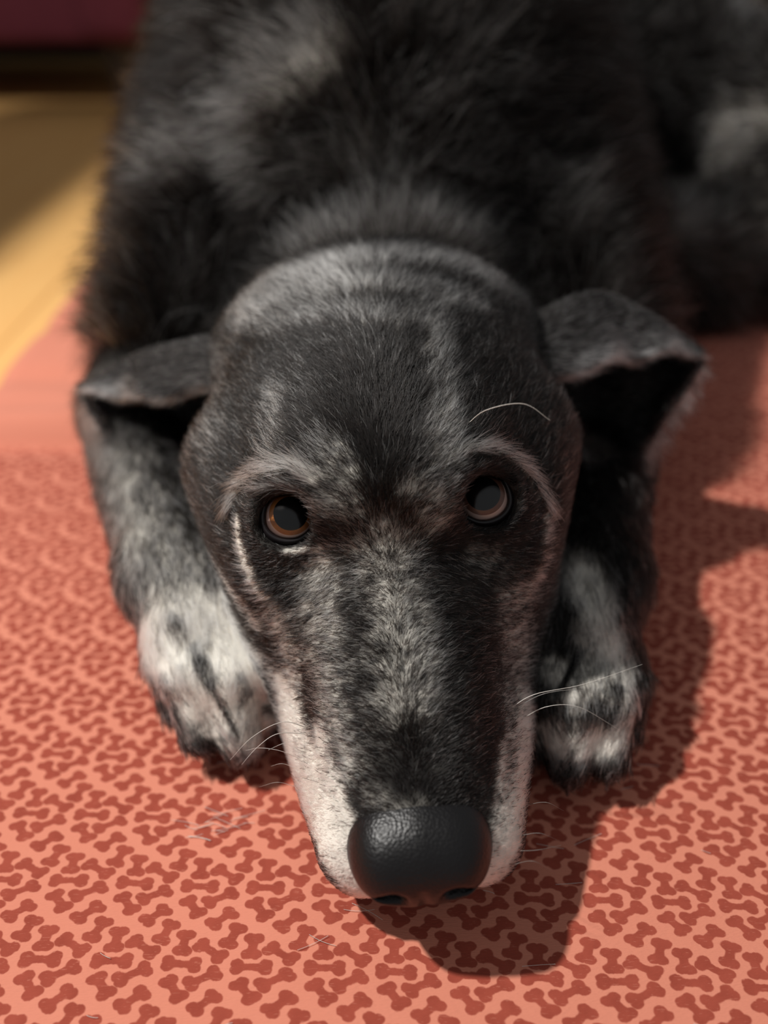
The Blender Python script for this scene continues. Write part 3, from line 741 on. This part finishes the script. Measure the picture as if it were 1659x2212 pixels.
# ------------------------------------------------------------------ the bed
def bed_mat():
    t = NT('bone_print_fabric'); co = t.coord()
    wob = t.noise(co, 14, 2.0)
    off = t.vmath('SCALE', t.vmath('SUBTRACT', wob.outputs['Color'], (0.5, 0.5, 0.5))); off.node.inputs['Scale'].default_value = 0.005
    p = t.vmath('ADD', co, off)
    rot = t.node('ShaderNodeVectorRotate', rotation_type='Z_AXIS'); t.l.new(p, rot.inputs['Vector']); rot.inputs['Angle'].default_value = math.radians(BONE_ROT)
    uv = t.vmath('MULTIPLY', rot.outputs[0], (1 / (TILE * S), 1 / (TILE * 1.08 * S), 0.0))
    fine = t.noise(co, 700, 2.0)
    uv = t.vmath('ADD', uv, t.vmath('MULTIPLY', t.vmath('SUBTRACT', fine.outputs['Color'], (0.5, 0.5, 0.5)), (0.03, 0.03, 0)))
    best = None
    for (cu, cv_, ang, hl) in BONES:
        w = w_prev = t.node('ShaderNodeVectorMath', operation='WRAP'); t.l.new(t.vmath('SUBTRACT', uv, (cu, -cv_, 0)), w.inputs[0])
        w.inputs[1].default_value = (0.5, 0.5, 0.5); w.inputs[2].default_value = (-0.5, -0.5, -0.5)
        w = w_ = t.node('ShaderNodeVectorMath', operation='MULTIPLY'); t.l.new(w_prev.outputs[0], w.inputs[0]); w.inputs[1].default_value = (1, 1 / 0.64, 0)
        a = math.radians(ang)
        u = t.math('ABSOLUTE', t.vmath('DOT_PRODUCT', w.outputs[0], (math.cos(a), math.sin(a), 0)))
        v = t.math('ABSOLUTE', t.vmath('DOT_PRODUCT', w.outputs[0], (-math.sin(a), math.cos(a), 0)))
        def dist(x, y): return t.math('SQRT', t.math('ADD', t.math('MULTIPLY', x, x), t.math('MULTIPLY', y, y)))
        ux = t.math('SUBTRACT', u, hl)
        knob = t.math('SUBTRACT', dist(ux, t.math('SUBTRACT', v, 0.058)), 0.093)
        shaft = t.math('SUBTRACT', dist(t.math('MAXIMUM', ux, 0.0), v), 0.066)
        d = t.math('SMOOTH_MIN', knob, shaft, 0.06)
        best = d if best is None else t.math('MINIMUM', best, d)
    mask = t.node('ShaderNodeMapRange', interpolation_type='SMOOTHSTEP'); t.l.new(best, mask.inputs[0])
    mask.inputs[1].default_value = -0.012; mask.inputs[2].default_value = 0.014; mask.inputs[3].default_value = 1; mask.inputs[4].default_value = 0
    # plain fabric on the border beyond the seam
    sep = t.node('ShaderNodeSeparateXYZ'); t.l.new(co, sep.inputs[0])
    n1 = t.noise(co, 25, 4.0); n2 = t.noise(co, 160, 3.0)
    lightc = t.mix(n1.outputs[0], (0.66, 0.225, 0.145), (0.72, 0.26, 0.175))
    darkc = t.mix(n2.outputs[0], (0.27, 0.045, 0.026), (0.42, 0.085, 0.052))
    plain = t.node('ShaderNodeMapRange'); t.l.new(sep.outputs[1], plain.inputs[0]); plain.inputs[1].default_value = 0.372; plain.inputs[2].default_value = 0.378
    left = t.math('LESS_THAN', sep.outputs[0], -0.05)
    mk = t.math('MULTIPLY', mask.outputs[0], t.math('SUBTRACT', 1.0, t.math('MULTIPLY', plain.outputs[0], left)))
    c = t.mix(mk, lightc, darkc)
    # worn nap: the print is rubbed away in short streaks
    st = t.vmath('MULTIPLY', co, (1.0, 6.0, 1.0)); n3 = t.noise(st, 420, 2.0)
    worn = t.math('MULTIPLY', t.math('GREATER_THAN', n3.outputs[0], 0.66), 0.3)
    c = t.mix(worn, c, (0.62, 0.22, 0.15))
    t.l.new(c, t.b.inputs['Base Color']); t.b.inputs['Roughness'].default_value = 0.9
    t.b.inputs['Sheen Weight'].default_value = 0.15; t.b.inputs['Specular IOR Level'].default_value = 0.2
    wv = t.noise(t.vmath('MULTIPLY', co, (1.0, 4.0, 1.0)), 600, 3.0); t.bump(wv.outputs[0], 0.25, 0.0008)
    return t.m
TILE = 2.12; BONE_ROT = 2.0
BONES = [(0, 0, 90, .155), (.41, .08, -33, .185), (.03, .252, 0, .20), (.375, .40, 33, .19), (0.0, .535, -53, .165), (.47, .675, 47, .165), (.69, .885, 73, .165)]
M_bed = bed_mat(); M_pipe = simple_mat('bed_piping', (0.50, 0.13, 0.09), 0.85, 0.2, (60, (0.58, 0.18, 0.13)))
def build_bed():
    X0, X1, Y0, Y1, TH_ = -28.5, 62.0, -22.0, 78.0, 6.6
    nx, ny = 360, 400
    # profile across: top plus a rounded side down to the floor
    def side(n, edge, sgn):                                        # quarter round from the top edge outwards
        a = np.linspace(0, np.pi / 2, n)
        return edge + sgn * 2.6 * np.sin(a), -2.6 * (1 - np.cos(a))
    xs = np.linspace(X0, X1, nx); ys = np.linspace(Y0, Y1, ny)
    XX, YY = np.meshgrid(xs, ys, indexing='ij')
    # rounded corner plan + pillow edge
    ex = np.minimum(XX - X0, X1 - XX); ey = np.minimum(YY - Y0, Y1 - YY)
    rc = 9.0
    cx = np.clip(rc - ex, 0, rc); cy = np.clip(rc - ey, 0, rc)
    over = np.sqrt(cx ** 2 + cy ** 2)
    # squeeze the corner points onto the round
    f = np.where(over > 1e-6, np.maximum(cx, cy) / np.maximum(over, 1e-6), 1.0)
    sxn = np.where(XX < (X0 + X1) / 2, 1, -1); syn = np.where(YY < (Y0 + Y1) / 2, 1, -1)
    PX = XX + sxn * cx * (1 - f); PY = YY + syn * cy * (1 - f)
    e = rc - np.maximum(cx, cy) * 1.0
    dE = np.minimum(ex, ey)
    Z = -3.3 * np.clip(1 - dE / 3.2, 0, 1) ** 2.2
    flat = np.stack([PX.ravel(), PY.ravel(), 0 * PX.ravel()], 1)
    Z = Z.ravel() + (vnoise(flat, 11.0, 5) - 0.5) * 0.5 * np.clip(dE.ravel() / 6, 0, 1)
    # sag under the dog, welling up beside it; seam and puckers of the border at the back left
    Z -= 0.25 + 0.0 * Z
    def groove(y0, sl, w, dep, xa, xb):
        yy = flat[:, 1] - (y0 + sl * flat[:, 0]); return -dep * np.exp(-(yy / w) ** 2) * smooth01(flat[:, 0], xa - 3, xa) * (1 - smooth01(flat[:, 0], xb, xb + 4))
    Z += groove(37.3, 0.0, 0.9, 0.9, -40, -8) + groove(43.0, -0.10, 1.3, 0.5, -40, -9) + groove(40.5, 0.04, 1.0, -0.5, -40, -12) + groove(48, -0.25, 1.6, 0.4, -40, -14)
    top = np.stack([flat[:, 0], flat[:, 1], Z], 1).reshape(nx, ny, 3)
    # lower half, mirrored
    bz = -TH_ - (top[:, :, 2] * 0.9); bot = np.stack([top[:, :, 0], top[:, :, 1], np.minimum(bz, top[:, :, 2] - 0.01)], -1)
    v1, q1 = grid_mesh(top)
    bot = bot[::6, ::6]; v2, q2 = grid_mesh(bot)
    return v1, q1, v2, q2[:, ::-1], top
v1, q1, v2, q2, bed_top = build_bed()
bed = bpy.data.objects.new('dog_bed', None); COL.objects.link(bed); bed.location = (0.17, 0.28, -0.07)
tag(bed, 'flat salmon dog bed printed with dark red bones, under the black dog', 'pet bed')
bpy.context.view_layer.update()
def bpart(o, par=None):
    o.parent = par or bed; o.matrix_parent_inverse = bed.matrix_world.inverted() if par is None else Matrix.Identity(4); return o
bpart(mesh_obj('cover', v1, q1, M_bed)); bpart(mesh_obj('underside', v2, q2, M_pipe))
edge = np.concatenate([bed_top[:, 0], bed_top[-1, 1:], bed_top[::-1, -1][1:], bed_top[0, ::-1][1:-1]]); edge = np.concatenate([edge, edge[:1]])
bpart(mesh_obj('piping', *tube(edge, 0.32, 8), M_pipe))
# shed hairs lying on the cover
def shed():
    n = 46; V_ = []; Q_ = []; o = 0
    spots = np.concatenate([np.stack([RNG.uniform(-6.8, -4.4, 18), RNG.uniform(12.6, 13.6, 18)], 1), np.stack([RNG.uniform(-9, 12, 28), RNG.uniform(6, 17, 28)], 1)])
    for i, (x, y) in enumerate(spots):
        a = RNG.uniform(-0.5, 0.5); l = RNG.uniform(0.3, 1.1); u = np.linspace(-.5, .5, 6); b = RNG.uniform(-.25, .25)
        pts = np.stack([x + l * u * math.cos(a), y + l * u * math.sin(a) + b * l * u * u, np.full(6, 0.06)], 1)
        pts[:, 2] += [bed_top[np.clip(int((px + 28.5) / 90.5 * 359), 0, 359), np.clip(int((py + 22) / 100 * 399), 0, 399), 2] for px, py, _ in pts]
        v, q = tube(pts, 0.006, 4); V_.append(v); Q_.append(q + o); o += len(v)
    return np.concatenate(V_), np.concatenate(Q_)
tag(mesh_obj('shed_hair', *shed(), M_whisk), 'fine loose pale dog hairs scattered on the salmon bed in front of the paws', 'hair', kind='stuff')

# ------------------------------------------------------------------ room
FLZ = -7.0
def box(x0, x1, y0, y1, z0, z1):
    v = np.array([(x, y, z) for x in (x0, x1) for y in (y0, y1) for z in (z0, z1)], float)
    return v, [(0, 1, 3, 2), (4, 6, 7, 5), (0, 4, 5, 1), (2, 3, 7, 6), (0, 2, 6, 4), (1, 5, 7, 3)]
def rbox(name, b, mat, r=1.0, seg=3, parent=None):
    o = mesh_obj(name, *box(*b), mat)
    m = o.modifiers.new('bevel', 'BEVEL'); m.width = r * S; m.segments = seg; m.limit_method = 'NONE'
    for p in o.data.polygons: p.use_smooth = True
    return o
def wood_mat():
    t = NT('honey_floorboard'); co = t.coord(); info = t.node('ShaderNodeObjectInfo')
    st = t.vmath('ADD', t.vmath('MULTIPLY', co, (9.0, 0.7, 9.0)), t.vmath('SCALE', (7.0, 3.0, 5.0)))
    sc = st.node.inputs[1].links[0].from_node; t.l.new(info.outputs['Random'], sc.inputs['Scale'])
    n = t.noise(st, 9, 5.0, 0.6)
    c = t.mix(n.outputs[0], (0.88, 0.46, 0.15), (0.99, 0.62, 0.24))
    t.l.new(c, t.b.inputs['Base Color']); t.b.inputs['Roughness'].default_value = 0.45
    return t.m
M_wood = wood_mat()
floor = mesh_obj('floor', *box(-220, 150, -120, 262, FLZ - 4, FLZ - 0.3), simple_mat('subfloor', (0.05, 0.03, 0.015), 0.9)); floor['kind'] = 'structure'
pl = None
for i in range(30):
    x0 = -216 + i * 12.0
    ys = [-118, random.uniform(-60, 40), random.uniform(90, 190), 258]
    for ya, yb in zip(ys, ys[1:]):
        o = mesh_obj('plank', *box(x0 + 0.08, x0 + 11.92, ya + 0.08, yb - 0.08, FLZ - 0.4, FLZ), M_wood, smooth=False); o.parent = floor
M_wall = simple_mat('charcoal_wall', (0.055, 0.052, 0.050), 0.9, 0.2, (8, (0.065, 0.06, 0.057)))
wl = mesh_obj('wall_back', *box(-222, 152, 260, 266, FLZ - 4, 240), M_wall, smooth=False); wl['kind'] = 'structure'
# maroon sofa standing at the left, lifted on short legs
M_sofa = simple_mat('maroon_upholstery', (0.085, 0.012, 0.022), 0.85, 0.3, (40, (0.11, 0.018, 0.03)), (400, 0.3, 0.001))
M_leg = simple_mat('dark_stained_wood', (0.02, 0.012, 0.008), 0.5)
sofa = bpy.data.objects.new('sofa', None); COL.objects.link(sofa); sofa.location = (-1.2, 1.9, FLZ * S)
tag(sofa, 'dark maroon upholstered sofa on short legs beyond the wooden floor', 'sofa')
bpy.context.view_layer.update()
def spart(o): o.parent = sofa; o.matrix_parent_inverse = sofa.matrix_world.inverted(); return o
spart(rbox('frame', (-200, -50, 176, 240, FLZ + 12, FLZ + 30), M_sofa, 2.5))
spart(rbox('seat_cushion', (-196, -126, 174, 226, FLZ + 30.2, FLZ + 46), M_sofa, 4))
spart(rbox('seat_cushion', (-125.5, -62, 174, 226, FLZ + 30.2, FLZ + 46), M_sofa, 4))
spart(rbox('armrest', (-61.5, -46, 174, 240, FLZ + 12, FLZ + 62), M_sofa, 4))
spart(rbox('backrest', (-200, -62, 226.5, 244, FLZ + 30.2, FLZ + 88), M_sofa, 4))
for lx in (-190, -56):
    for ly in (182, 234):
        spart(mesh_obj('leg', *tube([(lx, ly, FLZ), (lx, ly, FLZ + 12.2)], [2.0, 3.0], 12), M_leg))
# chair added out of view at the left, to throw shade on the far floor
arm = bpy.data.objects.new('added_armchair', None); COL.objects.link(arm); arm.location = (-1.0, 0.63, FLZ * S)
tag(arm, 'maroon upholstered chair on short legs, added out of view to shade the far floor', 'added_armchair')
bpy.context.view_layer.update()
def opart(o): o.parent = arm; o.matrix_parent_inverse = arm.matrix_world.inverted(); return o
opart(rbox('frame', (-132, -68, 40, 93, FLZ + 10, FLZ + 28), M_sofa, 2.5))
opart(rbox('seat_cushion', (-131, -82.2, 46.5, 86.5, FLZ + 28.2, FLZ + 44), M_sofa, 4))
opart(rbox('backrest', (-82, -68, 46.2, 86.8, FLZ + 28.2, FLZ + 92), M_sofa, 4))
opart(rbox('armrest', (-131, -68, 39, 46, FLZ + 28.2, FLZ + 62), M_sofa, 3))
opart(rbox('armrest', (-131, -68, 87, 94, FLZ + 28.2, FLZ + 62), M_sofa, 3))
for lx in (-126, -74):
    for ly in (45, 88):
        opart(mesh_obj('leg', *tube([(lx, ly, FLZ), (lx, ly, FLZ + 10.2)], [1.8, 2.6], 12), M_leg))
#@@END
